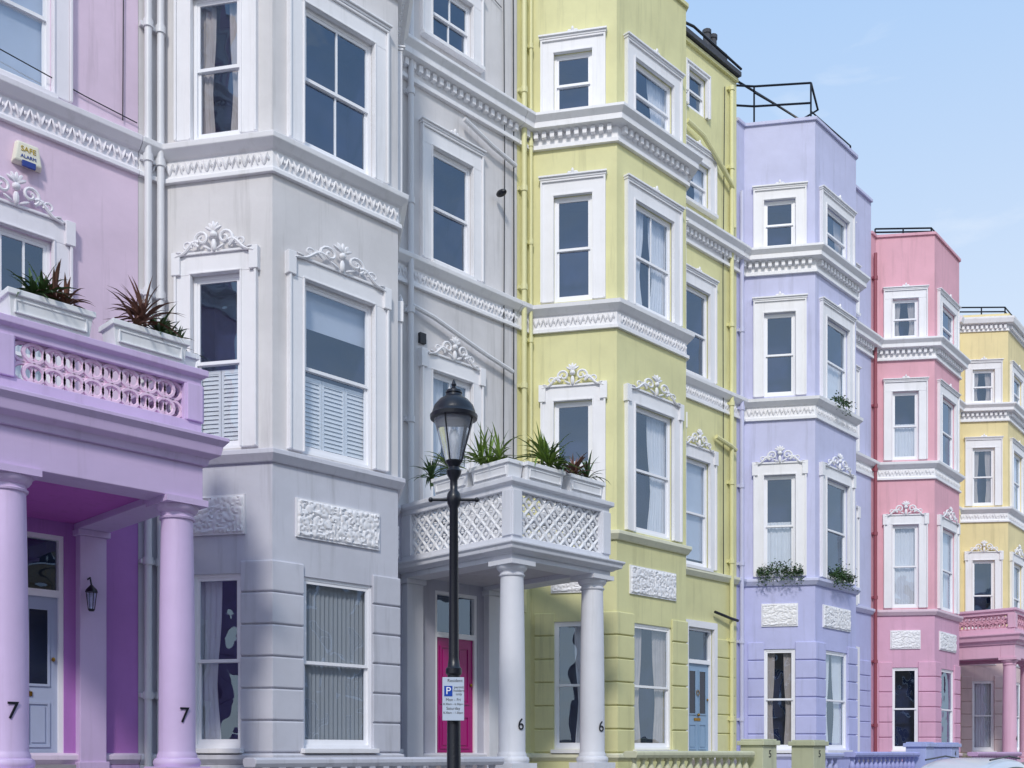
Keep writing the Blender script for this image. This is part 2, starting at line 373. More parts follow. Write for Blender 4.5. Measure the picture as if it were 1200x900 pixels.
W=7.33
JL,CL,CR,JR=(.36,0.),(1.25,-1.36),(3.42,-1.36),(4.33,0.)
class HD(dict):
    def __missing__(s,k): s[k]=M(); return s[k]
def house(name,org,yaw,c):
    H=HD(); E=empty(name,(org[0],org[1],EYE),yaw)
    fL,fF,fR=Fr(JL,CL),Fr(CL,CR),Fr(CR,JR); f0,f1=Fr((0.002,0),JL),Fr(JR,(W-.002,0))
    full=[(.004,0),JL,CL,CR,JR,(W-.004,0)]
    fills=c.get('fills',{})
    def fl(k): return fills.get(k) or R.choice(['dark','drape','netdrape','dark','net','halfnet','blind'])
    lev=[('g',.06,2.45),('1',4.16,6.55),('2',8.42,10.38),('3',11.9,13.05)]
    segs=[('L',fL,fL.L/2,.72),('F',fF,fF.L/2,1.2),('R',fR,fR.L/2,.72),('M',f1,1.37,.93)]
    TR=H['trim']
    for sname,fr,ac,w in segs:
        ops=[]
        for ln,z0,z1 in lev:
            if sname=='M':
                if ln=='g': continue
                if ln=='3': z0,z1=12.25,13.25
                if ln=='1' and c.get('portico'): z0=3.5
            ops.append((ac-w/2,ac+w/2,z0,z1))
            key=ln+sname; cols=c.get('cols',{}).get(key,1); rows=c.get('rows',{}).get(key,1)
            window(H,fr,ac,w,z0,z1,cols,rows,fl(key))
            sw=.25 if sname!='F' else .26
            if ln!='g':
                surround(TR,fr,ac,w,z0 if ln!='1' else max(z0,4.13),z1,sw,.3 if ln!='3' else .26,'hood' if ln!='1' else 'ear')
                if ln=='1': ornament(H['window_ornaments'],fr,ac,z1+.30,1.0,1.0 if sname!='F' else 1.35)
            if ln in 'g3' or sname=='M':
                box(TR,fr,ac-w/2-.05-(.2 if ln=='3' else 0),ac+w/2+.05+(.2 if ln=='3' else 0),-.02,.12,z0-.07,z0-.002)
        top=14.85
        if sname=='M':
            top=15.72; dz=(c.get('door_c',1.5)-.5,c.get('door_c',1.5)+.5,-.15,2.8); ops.append(dz)
            door(H,fr,c.get('door_c',1.5),1.0,-.15,2.8,c.get('glazed',False))
            if c.get('attic'):
                ops.append((ac-.35,ac+.35,14.35,15.2)); window(H,fr,ac,.7,14.35,15.2,fill='dark'); surround(TR,fr,ac,.7,14.35,15.2,.12,.12,'plain')
            if not c.get('portico'):
                a,b=dz[0],dz[1]; rect(TR,fr,a-.12,b+.12,-.01,.07,-.15,2.95,.12,.15,.0001)
        if any(o[2]<4<o[3] for o in ops):
            og=[o for o in ops if o[3]<4]+[(o[0],o[1],o[2],4.0) for o in ops if o[2]<4<o[3]]
            wall(H['porch_walls'],fr,-1.6,4.0,og)
            wall(H['walls'],fr,4.0,top,[(o[0],o[1],max(o[2],4.0),o[3]) for o in ops if o[3]>4])
        else:
            wall(H['ground_walls'],fr,-1.6,4.0,[o for o in ops if o[3]<4]); wall(H['walls'],fr,4.0,top,[o for o in ops if o[3]>4])
        if sname!='M':
            if sname=='F': vermic(H['vermiculated_panels'],fr,ac-.72,ac+.72,2.98,3.52)
            else: vermic(H['vermiculated_panels'],fr,ac-.42,ac+.42,2.98,3.52)
    wall(H['ground_walls'],f0,-1.6,4.0,[]); wall(H['walls'],f0,4.0,14.85,[])
    GQ=H['rusticated_quoins']; n=6; hh=2.62/n
    fw=(fF.L-1.2)/2; gw=(fL.L-.72)/2
    def along(fr,a): q=fr.pt(a,0,0); return (q[0],q[1])
    for k in range(n):
        z0=.0+hh*k+.008; z1=.0+hh*(k+1)-.008
        pr=[(-.01,z0),(.022,z0),(.036,z0+.014),(.036,z1-.014),(.022,z1),(-.01,z1)]
        mold(GQ,[along(fL,fL.L-gw),CL,along(fF,fw)],pr)
        mold(GQ,[along(fF,fF.L-fw),CR,along(fR,gw)],pr)
        mold(GQ,[along(fL,.08),along(fL,gw)],pr)
        mold(GQ,[along(fR,fR.L-gw),along(fR,fR.L-.08)],pr)
        if not c.get('portico'):
            mold(GQ,[along(f1,.35),along(f1,.85)],pr); mold(GQ,[along(f1,2.15),along(f1,2.9)],pr)
    mold(H['string_courses'],full,[(-.02,-.16),(.035,-.16),(.09,-.09),(.09,-.03),(-.02,.0)])
    mold(H['plinth'],full,[(-.02,-1.6),(.05,-1.6),(.05,-.165),(-.02,-.165)])
    sp=[(-.02,3.94),(.04,3.94),(.11,4.04),(.11,4.10),(-.02,4.13)]
    mold(H['string_courses'],full[:5]+[(4.5,0)] if c.get('portico') else full,sp)
    mold(TR,full,[(-.02,7.85),(.06,7.85),(.06,7.91),(.01,7.94),(.01,8.17),(.06,8.19),(.15,8.27),(.16,8.34),(-.02,8.38)])
    mold(TR,full,[(-.02,11.28),(.07,11.28),(.07,11.35),(.03,11.38),(.03,11.57),(.22,11.60),(.22,11.70),(.30,11.79),(.30,11.84),(-.02,11.88)])
    if c.get('topcorn'):
        mold(TR,full,[(-.02,14.35),(.05,14.35),(.03,14.40),(.03,14.55),(.20,14.58),(.24,14.72),(.24,14.78),(-.02,14.8)])
    mold(H['coping'],full[:5],[(-.25,14.851),(.05,14.851),(.05,14.93),(-.25,14.95)])
    mold(H['coping'],[JR,(W-.01,0)],[(-.3,15.721),(.07,15.721),(.07,15.80),(-.3,15.82)])
    for fr in (f0,fL,fF,fR,f1):
        leaf_frieze(H['frieze_relief'],fr,7.96,8.15,.04,fr.L-.04)
        n=max(1,int((fr.L-.1)/.15))
        for i in range(n):
            a=.05+(fr.L-.1)*(i+.5)/n; box(H['dentils'],fr,a-.04,a+.04,.02,.13,11.46,11.575)
            if c.get('topcorn'): box(H['dentils'],fr,a-.04,a+.04,.02,.12,14.42,14.54)
    B=H['party_walls']
    B.add([(0,0,-1.6),(0,9,-1.6),(0,9,14.85),(0,0,14.85)],[(0,1,2,3)]); B.add([(W,0,-1.6),(W,9,-1.6),(W,9,15.72),(W,0,15.72)],[(3,2,1,0)])
    B.add([(0,9,-1.6),(W,9,-1.6),(W,9,14.85),(0,9,14.85)],[(3,2,1,0)])
    B.add([(4.33,0,14.5),(4.33,9,14.5),(4.33,9,15.72),(4.33,0,15.72)],[(0,1,2,3)])
    B.add([(4.33,9,14.85),(W,9,14.85),(W,9,15.72),(4.33,9,15.72)],[(3,2,1,0)])
    B.add([(4.57,.15,15.6),(W-.02,.15,15.6),(W-.02,9,15.6),(4.57,9,15.6)],[(0,1,2,3)])
    H['roof'].add([(.36,0,14.6),(1.25,-1.36,14.6),(3.42,-1.36,14.6),(4.33,0,14.6)],[(0,1,2,3)])
    H['roof'].add([(0,0,14.6),(4.33,0,14.6),(4.33,9,14.6),(0,9,14.6)],[(0,1,2,3)])
    for (x,y,z0,z1) in c.get('pipes',[(.12,-.09,-1.6,13.8)]): pipe(H,x,y,z0,z1)
    if c.get('portico'):
        pk=c['portico']; u0,u1,O=4.55,6.88,2.65; P=H['portico']; E0=2.9
        zb={'x':3.12,'o':3.62}[pk]; lt={'x':(3.26,3.94),'o':(3.80,4.22)}[pk]; zc={'x':4.02,'o':4.30}[pk]
        column(H['columns'],u0+.23,-(O-.23),-.3,E0); column(H['columns'],u1-.23,-(O-.23),-.3,E0)
        ff=Fr((u0,0),(u1,0))
        for s in (u0+.05,u1-.40): 
            g=Fr((s,0),(s+.35,0)); box(P,g,0,.35,-.01,.14,-.3,E0-.08); box(P,g,-.04,.39,-.01,.18,E0-.08,E0-.001); box(P,g,-.03,.38,-.01,.17,-.3,-.12)
        Lw=u1-u0; zz=zb-.12 if pk=='o' else zb-.06
        box(P,ff,.02,Lw-.02,O-.44,O-.02,E0,zz); box(P,ff,.02,.42,0,O-.442,E0,zz); box(P,ff,Lw-.42,Lw-.02,0,O-.442,E0,zz)
        box(H['porch_ceiling'],ff,.42,Lw-.42,.0,O-.44,E0+.08,zb-.1)
        pth=[(u0,0),(u0,-O),(u1,-O),(u1,0)]
        if pk=='o': mold(P,pth,[(-.3,3.30),(.02,3.30),(.04,3.38),(.13,3.42),(.15,3.52),(.20,3.58),(.20,3.62),(-.3,3.64)])
        else: mold(P,pth,[(-.3,2.98),(.02,2.98),(.04,3.0),(.12,3.03),(.13,3.08),(.16,3.11),(.16,3.14),(-.3,3.16)])
        box(H['balcony_floor'],ff,.28,Lw-.28,0,O-.28,zb-.08,zb+.03)
        mold(P,pth,[(-.2,zb+.02),(-.03,zb+.02),(-.03,lt[0]),(-.2,lt[0])])
        mold(P,pth,[(-.2,lt[1]),(-.03,lt[1]),(-.03,zc),(.03,zc+.03),(.03,zc+.10),(-.26,zc+.10),(-.26,zc+.03),(-.2,zc)])
        LT=H['lattice']
        for fr in (Fr((u0,0),(u0,-O)),Fr((u0,-O),(u1,-O)),Fr((u1,-O),(u1,0))):
            box(P,fr,.0,.24,-.22,-.028,lt[0],lt[1]); box(P,fr,fr.L-.24,fr.L-.0,-.221,-.027,lt[0],lt[1])
            lattice(LT,fr,.24,fr.L-.24,lt[0],lt[1],pk,-.11)
        S=H['entrance_steps']; box(S,ff,.0,Lw,.051,O+.05,-1.6,-.3)
        box(S,ff,.6,Lw-.6,.05,.5,-.3,-.15)
        for k in range(6): box(S,ff,.25,Lw-.25,O+.05+.26*k,O+.05+.26*(k+1),-1.6,-.3-.205*(k+1)-.01)
        num=c['num']
        for x in (u0+.23,u1-.23):
            text(num,.25,(x-.02,-(O-.23)-.212,.42),(rad(90),0,rad(-4)),BLACK,E,'house_number')
    else:
        ff=Fr((4.9,0),(6.8,0)); S=H['entrance_steps']; box(S,ff,.3,1.6,.051,1.2,-1.6,-.15)
        for k in range(7): box(S,ff,.3,1.6,1.2+.24*k,1.2+.24*(k+1),-1.6,-.15-.18*(k+1)-.01)
    if c.get('extra'): c['extra'](H,E)
    col=c['col']; gcol=c.get('gcol',col)
    wm=stucco(name+'_stucco',col); gm=stucco(name+'_ground_stucco',gcol)
    tm=stucco(name+'_trim_paint',c.get('trim',(241,240,243)),.5,.2)
    pm=stucco(name+'_portico_paint',c.get('pcol',(215,217,226)),.5,.24)
    MT={'walls':wm,'party_walls':wm,'coping':wm,'ground_walls':gm,'rusticated_quoins':gm,'plinth':gm,'string_courses':stucco(name+'_string_paint',c.get('scol',gcol),.5,.24),
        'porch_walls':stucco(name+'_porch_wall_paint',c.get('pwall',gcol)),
        'trim':tm,'dentils':tm,'frieze_relief':tm,'window_ornaments':tm,'vermiculated_panels':tm,
        'window_glass':GLASS,'window_frames':FRAME,'room_interiors':DARK,'net_curtains':NET,'curtains':CURT,'blinds':BLIND,'vertical_blinds':VBL,'shutters':SHUT,
        'roof':LEAD,'balcony_floor':LEAD,'drainpipes':stucco(name+'_pipe_paint',c.get('pipec',col),.4,.2),
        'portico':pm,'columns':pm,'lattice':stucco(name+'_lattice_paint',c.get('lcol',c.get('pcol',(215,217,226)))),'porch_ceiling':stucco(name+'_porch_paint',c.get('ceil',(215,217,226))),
        'entrance_steps':plain('step_stone',(150,145,150),.8,bump=.3),'front_door':plain(name+'_door_paint',c.get('door',(120,130,160)),.3,var=.05),'door_frame':FRAME,
        'door_glazing':plain('door_glass',(30,38,60),.08),'door_furniture':BRASS,'black_cables':BLACK,'roof_railing':BLACK,'roof_edge':LEAD}
    BV={'trim','portico','rusticated_quoins','string_courses','coping'}
    SM={'columns','window_ornaments','frieze_relief','drainpipes','net_curtains','curtains','lattice','vermiculated_panels','door_furniture','black_cables','roof_railing'}
    for k,m in H.items():
        if m.v: mkobj(k,m,MT.get(k,WHITE),E,k in SM,.008 if k in BV else 0)
    return E

# ------------------------------------------------------------ houses
def cable(H,pts,r=.008): tube(H['black_cables'],pts,r,5)
def ex_pink7(H,E):
    cable(H,[(4.4,-.03,9.0),(5.2,-.03,8.75),(6.6,-.03,8.6),(7.3,-.03,8.55)])
    cable(H,[(7.1,-.03,8.5),(7.12,-.03,12),(7.08,-.03,15)])
def ex_grey(H,E):
    pipe(H,.28,-.09,-1.6,14.5); 
    tube(H['drainpipes'],[(4.7,-.1,7.5),(5.2,-.12,7.42),(6.4,-.12,7.12),(7.1,-.12,6.98)],.04,8)
    tube(H['drainpipes'],[(5.9,-.12,11.1),(6.6,-.12,10.9),(7.2,-.1,10.8)],.04,8)
    cable(H,[(6.95,-.03,15),(6.98,-.03,11),(6.95,-.03,6),(6.97,-.03,3)],.01)
    cable(H,[(4.9,-.03,14.2),(6.9,-.03,13.6)],.007); cable(H,[(7.2,-.03,15),(7.22,-.03,9),(7.2,-.03,4)],.012)
    ellip(H['black_cables'],(6.75,-.18,10.1),Vector((.07,0,0)),Vector((0,.12,0)),Vector((0,0,.06)),12,8)
    box(H['black_cables'],Fr((4.95,0),(5.1,0)),0,.13,0,.06,6.95,7.12)
def ex_yellow(H,E):
    pipe(H,.28,-.09,3.5,14.5,.035)
    tube(H['drainpipes'],[(5.2,-.12,13.9),(5.8,-.14,13.8),(6.6,-.14,13.35),(7.05,-.12,13.1),(7.08,-.1,12.2)],.055,8)
    tube(H['drainpipes'],[(6.35,-.1,7.2),(6.9,-.12,7.1),(7.15,-.1,7.05)],.05,8)
    pipe(H,7.0,-.09,-1.6,15.4,.05)
    cable(H,[(6.8,-.03,15.4),(6.7,-.05,11),(6.75,-.03,4)],.01)
    tube(H['black_cables'],[(6.3,-.1,3.2),(6.9,-.14,3.1),(7.2,-.12,3.08)],.035,8)
    box(H['roof_edge'],Fr((4.33,0),(W,0)),0,3.0,-.3,.14,15.83,15.93)
    tube(H['black_cables'],[(4.5,-.1,15.9),(5.4,-.15,16.05),(7.3,-.15,15.98)],.03,6)
    box(H['roof_edge'],Fr((6.6,.1),(7.25,.1)),0,.5,-.6,.0,15.9,16.35)
    for x in (6.7,6.95): revolve(H['roof_edge'],(x,.4,16.35),[(.1,0),(.09,.4),(.11,.42),(.11,.5)],10)
def rail(H,pts,z,h,step=.9,r=.024):
    for i in range(len(pts)-1):
        a=Vector((*pts[i],z)); b=Vector((*pts[i+1],z)); L=(b-a).length; n=max(1,int(L/step))
        for q in (h,h*.5): tube(H['roof_railing'],[a+Vector((0,0,q)),b+Vector((0,0,q))],r,6)
        for k in range(n+1): p=a+(b-a)*k/n; tube(H['roof_railing'],[p,p+Vector((0,0,h))],r,6)
def ex_lilac(H,E):
    rail(H,[(.0,2.6),(.05,.3),(.55,-.15),(1.35,-1.2)],14.9,.95,1.1)
    tube(H['roof_railing'],[(1.35,-1.2,15.85),(1.9,-1.1,15.5),(2.0,-.6,15.5),(1.7,-.1,15.95),(1.2,.2,16.15)],.028,6)
    tube(H['roof_railing'],[(.05,.3,15.85),(.5,.5,16.35),(1.1,.4,16.35),(1.7,-.1,15.95)],.028,6)
    rail(H,[(1.35,-1.2),(3.35,-1.25),(4.2,.1)],14.9,.28,.7,.018)
    box(H['roof_edge'],Fr((4.33,0),(W,0)),.6,1.1,-.5,.1,15.83,16.15)
    revolve(H['roof_edge'],(5.2,.2,16.1),[(.12,0),(.10,.3),(.13,.32),(.13,.4)],10)
def ex_pink4(H,E):
    rail(H,[(.3,.0),(1.3,-1.25),(3.4,-1.25),(4.3,.1)],14.9,.2,.8)
    rail(H,[(4.4,.1),(7.2,.1)],15.8,.6,.9)
def ex_cream(H,E):
    rail(H,[(.3,.0),(1.3,-1.25),(3.4,-1.25),(4.3,.1)],14.9,.3,.8)

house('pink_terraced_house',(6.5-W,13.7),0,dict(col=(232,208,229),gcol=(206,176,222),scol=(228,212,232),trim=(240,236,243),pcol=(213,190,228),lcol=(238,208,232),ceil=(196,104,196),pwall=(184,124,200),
    portico='o',num='7',door=(172,182,208),glazed=True,pipes=[(.12,-.09,-1.6,13.8)],pipec=(228,222,232),extra=ex_pink7,cols={'1M':3,'2M':1},rows={'1M':2},fills={'1M':'halfnet','2M':'fullblind','3M':'blind'}))
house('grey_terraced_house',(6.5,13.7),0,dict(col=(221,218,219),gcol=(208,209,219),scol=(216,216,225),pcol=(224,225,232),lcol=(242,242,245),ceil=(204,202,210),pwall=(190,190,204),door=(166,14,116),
    portico='x',num='6',pipes=[(.10,-.09,-1.6,14.5),(4.72,-.09,3.2,14.5)],extra=ex_grey,pipec=(228,228,232),
    cols={'2F':2,'2L':1,'2M':1,'3M':2,'1M':2},rows={'1M':2},fills={'2L':'drape','2F':'dark','1L':'shutter','1F':'shutblind','gL':'sideL','gF':'vblind','2M':'dark','1M':'netdrape','3M':'dark'}))
house('yellow_terraced_house',(6.5+W,13.7),0,dict(col=(228,224,170),gcol=(222,219,166),scol=(232,230,204),pipes=[(.10,-.09,2.6,14.5)],extra=ex_yellow,attic=True,door=(140,168,196),glazed=True,
    cols={'2F':2},fills={'3L':'dark','3F':'sideR','2L':'dark','2F':'netdrape','1L':'halfnet','1F':'sideR','gL':'sideR','gF':'drape','1M':'fullblind','2M':'dark'}))
house('lilac_terraced_house',(6.5+2*W,13.7),rad(2),dict(col=(204,205,235),gcol=(193,195,235),scol=(212,214,241),pipes=[(.10,-.09,-1.6,13.2)],extra=ex_lilac,door=(100,130,205),
    fills={'3L':'dark','2L':'dark','2F':'halfnet','1L':'halfnet','1F':'dark','gL':'drape','gF':'netdrape'}))
o3=(6.5+2*W+W*math.cos(rad(2)),13.7+W*math.sin(rad(2)))
house('rose_terraced_house',o3,rad(4.5),dict(col=(230,174,188),gcol=(224,174,200),scol=(234,208,220),pcol=(228,184,206),lcol=(222,170,188),ceil=(200,120,160),portico='o',num='4',
    pipes=[(.10,-.09,-1.6,14.3)],pipec=(150,76,88),extra=ex_pink4,door=(60,60,90),fills={'3L':'drape','3F':'dark','2L':'halfnet','1L':'net','gL':'dark','1F':'sideR','2F':'dark','gF':'dark'}))
o4=(o3[0]+W*math.cos(rad(4.5)),o3[1]+W*math.sin(rad(4.5)))
house('cream_terraced_house',o4,rad(5.5),dict(col=(238,221,168),gcol=(228,204,202),scol=(238,229,206),pcol=(224,186,206),topcorn=True,extra=ex_cream,pipes=[(.1,-.09,-1.6,14)],portico='o',num='3',door=(60,60,90)))

# ------------------------------------------------------------ front balustrades
def balustrade(name,org,yaw,u0,u1,o,ztop,colr,piers=()):
    E=empty(name,(org[0],org[1],EYE),yaw); a=M(); b=M(); f=Fr((u0,0),(u1,0)); L=u1-u0
    box(a,f,0,L,o-.12,o+.12,-1.6,ztop-.55); box(a,f,0,L,o-.14,o+.14,ztop-.55,ztop-.48); 
    mold(a,[(u0,-o),(u1,-o)],[(-.12,ztop-.12),(.12,ztop-.12),(.15,ztop-.07),(.15,ztop-.02),(.1,ztop),(-.1,ztop),(-.15,ztop-.02),(-.15,ztop-.07)])
    n=int(L/.22)
    for i in range(n):
        x=u0+L*(i+.5)/n; revolve(b,(x,-o,0),[(.06,ztop-.48),(.06,ztop-.45),(.035,ztop-.43),(.07,ztop-.34),(.06,ztop-.28),(.032,ztop-.2),(.05,ztop-.16),(.055,ztop-.12)],10)
    m=stucco(name+'_paint',colr,.55,.4)
    mkobj('coping_and_base',a,m,E,False,.01); mkobj('balusters',b,m,E,True)
def pier(org,yaw,u,o,colr,num,h=.2):
    E=empty('gate_pier',(org[0],org[1],EYE),yaw); a=M(); f=Fr((u-.25,0),(u+.25,0))
    box(a,f,0,.5,o-.25,o+.25,-1.6,h-.12); box(a,f,-.05,.55,o-.3,o+.3,h-.12,h-.03); box(a,f,0.0,.5,o-.25,o+.25,h-.03,h)
    mkobj('pier_block',a,stucco('pier_paint',colr,.6,.45),E,False,.012)
    if num: text(num,.2,(u,-o-.255,-.03),(rad(90),0,0),BLACK,E,'house_number')
gO=(6.5,13.7); yO=(6.5+W,13.7); lO=(6.5+2*W,13.7)
balustrade('front_balustrade',(6.5-W,13.7),0,.0,4.2,2.7,-.03,(190,150,212))
balustrade('front_balustrade',gO,0,.15,4.3,2.6,-.06,(206,206,216))
balustrade('front_balustrade',yO,0,-.1,3.5,2.75,.03,(210,210,180))
pier(yO,0,3.85,2.75,(200,202,172),'5',.26); pier(yO,0,5.75,2.75,(200,202,172),'5',.26)
balustrade('front_balustrade',yO,0,6.0,7.0,2.75,.0,(180,185,225))
balustrade('front_balustrade',lO,rad(2),.1,3.6,2.75,.02,(172,176,228))
pier(lO,rad(2),3.95,2.75,(176,186,228),None,.26); pier(lO,rad(2),5.6,2.75,(176,186,228),'4',.26)
balustrade('front_balustrade',o3,rad(4.5),.1,4.3,2.75,.02,(205,168,205))

# ------------------------------------------------------------ plants & planters
def planter(p,d,L):
    E=empty('planter_box',p,d); a=M(); f=Fr((-L/2,0),(L/2,0))
    vs=[]
    for (z,w,l) in ((0,.13,L/2-.03),(.24,.16,L/2)): vs+=[(-l,-w,z),(l,-w,z),(l,w,z),(-l,w,z)]
    a.add(vs,[(3,2,1,0),(0,1,5,4),(1,2,6,5),(2,3,7,6),(3,0,4,7)])
    for (o0,o1) in ((.14,.185),(-.185,-.14)): box(a,f,-.02,L+.02,o0,o1,.21,.27)
    for (x0,x1) in ((-.02,.02),(L-.02,L+.02)): box(a,f,x0,x1,-.139,.139,.21,.27)
    rect(a,f,.06,L-.06,.135,.16,.04,.18,.02,.02,.02)
    mkobj('trough',a,WHITE,E,False,.006)
    s=M(); s.add([(-L/2+.02,-.14,.2),(L/2-.02,-.14,.2),(L/2-.02,.14,.2),(-L/2+.02,.14,.2)],[(0,1,2,3)]); mkobj('soil',s,SOIL,E)
def yucca(p,n,ln,mat,name='yucca_plant'):
    m=M()
    for c in range(R.choice([1,2,2])):
        cx,cy=R.uniform(-.15,.15),R.uniform(-.05,.05); hz=R.uniform(.05,.2)
        tube(m,[(cx,cy,-.05),(cx+R.uniform(-.02,.02),cy,hz)],.02,6)
        for i in range(n):
            az=R.random()*6.283; el=rad(R.uniform(5,85)); l=ln*R.uniform(.6,1.1); w=R.uniform(.012,.019)
            h=Vector((math.cos(az),math.sin(az),0)); s=Vector((-math.sin(az),math.cos(az),0))
            q=Vector((cx,cy,hz)); vs=[];e=el
            for k in range(6):
                t=k/5; ww=w*(1-t**2.5)*(.6+.9*min(t*3,1)) ; up=(h*-math.sin(e)+Vector((0,0,math.cos(e))))
                vs+= [q-s*ww+up*ww*.35,q-up*ww*.1,q+s*ww+up*ww*.35]
                q=q+(h*math.cos(e)+Vector((0,0,math.sin(e))))*l/5; e-=rad(R.uniform(6,20))*(1 if el<1.2 else .5)
            fs=[]
            for k in range(5): b=k*3; fs+=[(b,b+1,b+4,b+3),(b+1,b+2,b+5,b+4)]
            m.add(vs,fs)
    return mkobj(name,m,mat,None,True,0,p)
def bush(p,L,w,h,mat,n=500,drop=.15,name='window_box_plant'):
    m=M()
    for i in range(n):
        x=R.uniform(-L/2,L/2); y=R.gauss(0,w/2); z=abs(R.gauss(0,h*.6))*(1-.5*abs(x)/(L/2)) - (R.random()**2*drop if y<0 else 0)
        a=R.random()*6.28; s=R.uniform(.02,.04); u=Vector((math.cos(a),math.sin(a),R.uniform(-.6,.9))).normalized()*s; v=u.cross(Vector((R.uniform(-1,1),R.uniform(-1,1),1))).normalized()*s*.6
        c=Vector((x,y,z)); m.add([c-u,c+v,c+u,c-v],[(0,1,2,3)])
    return mkobj(name,m,mat,None,False,0,p)
zt=4.121+EYE
for (x,y,d) in ((11.17,12.4,rad(-90)),(11.17,11.5,rad(-90)),(11.75,11.17,0),(12.72,11.17,0)): planter((x,y,zt),d,.82)
for (x,y,mt,l,n) in ((11.17,12.9,LEAF2,.45,20),(11.17,12.5,LEAF,.5,24),(11.17,11.75,LEAF,.66,34),(11.17,11.4,LEAF,.55,20),(11.85,11.17,LEAF,.6,36),(12.5,11.17,LEAFR,.46,24),(12.85,11.17,LEAF2,.5,26),(12.05,11.17,LEAF2,.42,20)):
    yucca((x,y,zt+.24),n,l,mt)
zt=4.401+EYE
for (x,y,d) in ((5.93,11.75,rad(-90)),(5.38,11.17,0),(4.3,11.17,0)): planter((x,y,zt),d,.86)
for (x,y,mt,l,n) in ((5.93,11.95,LEAFR,.46,36),(5.93,11.6,LEAF2,.4,26),(5.25,11.17,LEAFR,.5,36),(5.5,11.17,LEAF2,.42,24),(4.2,11.17,LEAF2,.45,30),(4.5,11.17,LEAFR,.4,24)):
    yucca((x,y,zt+.22),n,l,mt)
def lw(fr,a,z,o):
    q=fr.pt(a,o,z); c,s=math.cos(rad(2)),math.sin(rad(2)); return (lO[0]+q[0]*c-q[1]*s,lO[1]+q[0]*s+q[1]*c,EYE+z)
fL,fF=Fr(JL,CL),Fr(CL,CR)
for fr,z in ((fL,4.2),(fF,4.2),(fF,8.45)):
    o=bush(lw(fr,fr.L/2,z,.16),1.05 if z<5 else .8,.14,.26 if z<5 else .14,LEAF2,1100 if z<5 else 400,.3); o.rotation_euler=(0,0,math.atan2(fr.d[1],fr.d[0])+rad(2))

# ------------------------------------------------------------ alarm box, porch lantern
E=empty('burglar_alarm_box',(5.02,13.7,EYE+7.5)); m=M(); f=Fr((-.17,0),(.17,0))
p=f.pt; m.add([p(0,.09,-.10),p(.34,.09,-.10),p(.30,.09,.15),p(.04,.09,.15),p(-.02,0,-.13),p(.36,0,-.13),p(.31,0,.17),p(.03,0,.17)],BF)
mkobj('casing',m,plain('alarm_plastic',(236,232,214),.4),E,False,.02); m=M(); box(m,f,.09,.25,.085,.12,-.16,-.09); mkobj('strobe',m,plain('strobe_blue',(40,60,140),.2),E)
text('SAFE',.09,(0,-.094,.06),(rad(90),0,0),plain('label_yellow',(190,160,30),.5),E,'label'); text('ALARM',.06,(0,-.094,-.03),(rad(90),0,0),plain('label_blue',(50,80,160),.5),E,'label_lower')
E=empty('porch_wall_lantern',(5.75,13.55,EYE+2.05)); m=M()
tube(m,[(0,.15,.1),(0,.05,.2),(0,-.06,.22),(0,-.1,.12)],.012,6); revolve(m,(0,-.1,-.02),[(.015,.14),(.07,.08),(.08,.05),(.078,.045)][::-1],10); revolve(m,(0,-.1,-.22),[(.03,0),(.045,.02),(.04,.03)],10)
for k in range(4):
    a=k*1.57; tube(m,[(.04*math.cos(a),-.1+.04*math.sin(a),-.2),(.07*math.cos(a),-.1+.07*math.sin(a),.03)],.006,4)
box(m,Fr((-.05,.15),(.05,.15)),0,.1,-.0,.02,.0,.2); mkobj('bracket_and_cage',m,BLACK,E,True)
m=M(); revolve(m,(0,-.1,-.19),[(.03,0),(.06,.2)],8); mkobj('lantern_glass',m,GLASS,E)

# ------------------------------------------------------------ street lamp and parking sign
LX,LY=8.17,9.13
E=empty('street_lamp',(LX,LY,0)); m=M()
revolve(m,(0,0,0),[(.19,0),(.19,.12),(.165,.15),(.155,.7),(.17,.74),(.17,.8),(.13,.86),(.1,.95),(.085,1.0),(.075,2.5),(.095,2.52),(.095,2.58),(.075,2.6),(.06,2.7),(.05,4.45),(.075,4.5),(.085,4.56),(.075,4.62),(.045,4.66),(.045,4.78),(.08,4.84),(.09,4.88),(.06,4.93),(.085,4.97),(.10,5.0)],20)
tube(m,[(-.26*.7,.26*.7,4.55),(.26*.7,-.26*.7,4.55)],.018,8)
for s in (-1,1): ellip(m,(s*.19,-s*.19,4.55),Vector((.03,0,0)),Vector((0,.03,0)),Vector((0,0,.03)))
Z0=4.98
for k in range(4):
    a=k*math.pi/2+.4; tube(m,[(.10*math.cos(a),.10*math.sin(a),Z0),(.24*math.cos(a),.24*math.sin(a),Z0+.52)],.010,5)
revolve(m,(0,0,Z0),[(.235,.50),(.275,.51),(.28,.55),(.26,.565),(.25,.60),(.23,.66),(.17,.73),(.1,.77),(.09,.80),(.10,.81),(.09,.84),(.04,.86),(.02,.89),(.03,.91),(.008,.97)],24)
mkobj('post_and_hood',m,BLACK,E,True)
lg=plain('lantern_glass_mat',(225,232,245),.08); b=lg.node_tree.nodes['Principled BSDF']; b.inputs['Transmission Weight'].default_value=.8; b.inputs['IOR'].default_value=1.15
m=M(); vs=[];n=24
for r_,z_ in ((.095,.01),(.232,.50)):
    for j in range(n): a=2*math.pi*j/n; vs.append((r_*math.cos(a),r_*math.sin(a),Z0+z_))
m.add(vs,[(j,(j+1)%n,n+(j+1)%n,n+j) for j in range(n)])
mkobj('lantern_glass',m,lg,E,True)
m=M(); revolve(m,(0,0,Z0),[(.03,.02),(.035,.12),(.06,.2),(.065,.3),(.03,.38)],12); mkobj('mantle',m,plain('mantle_white',(235,235,235),.5),E,True)
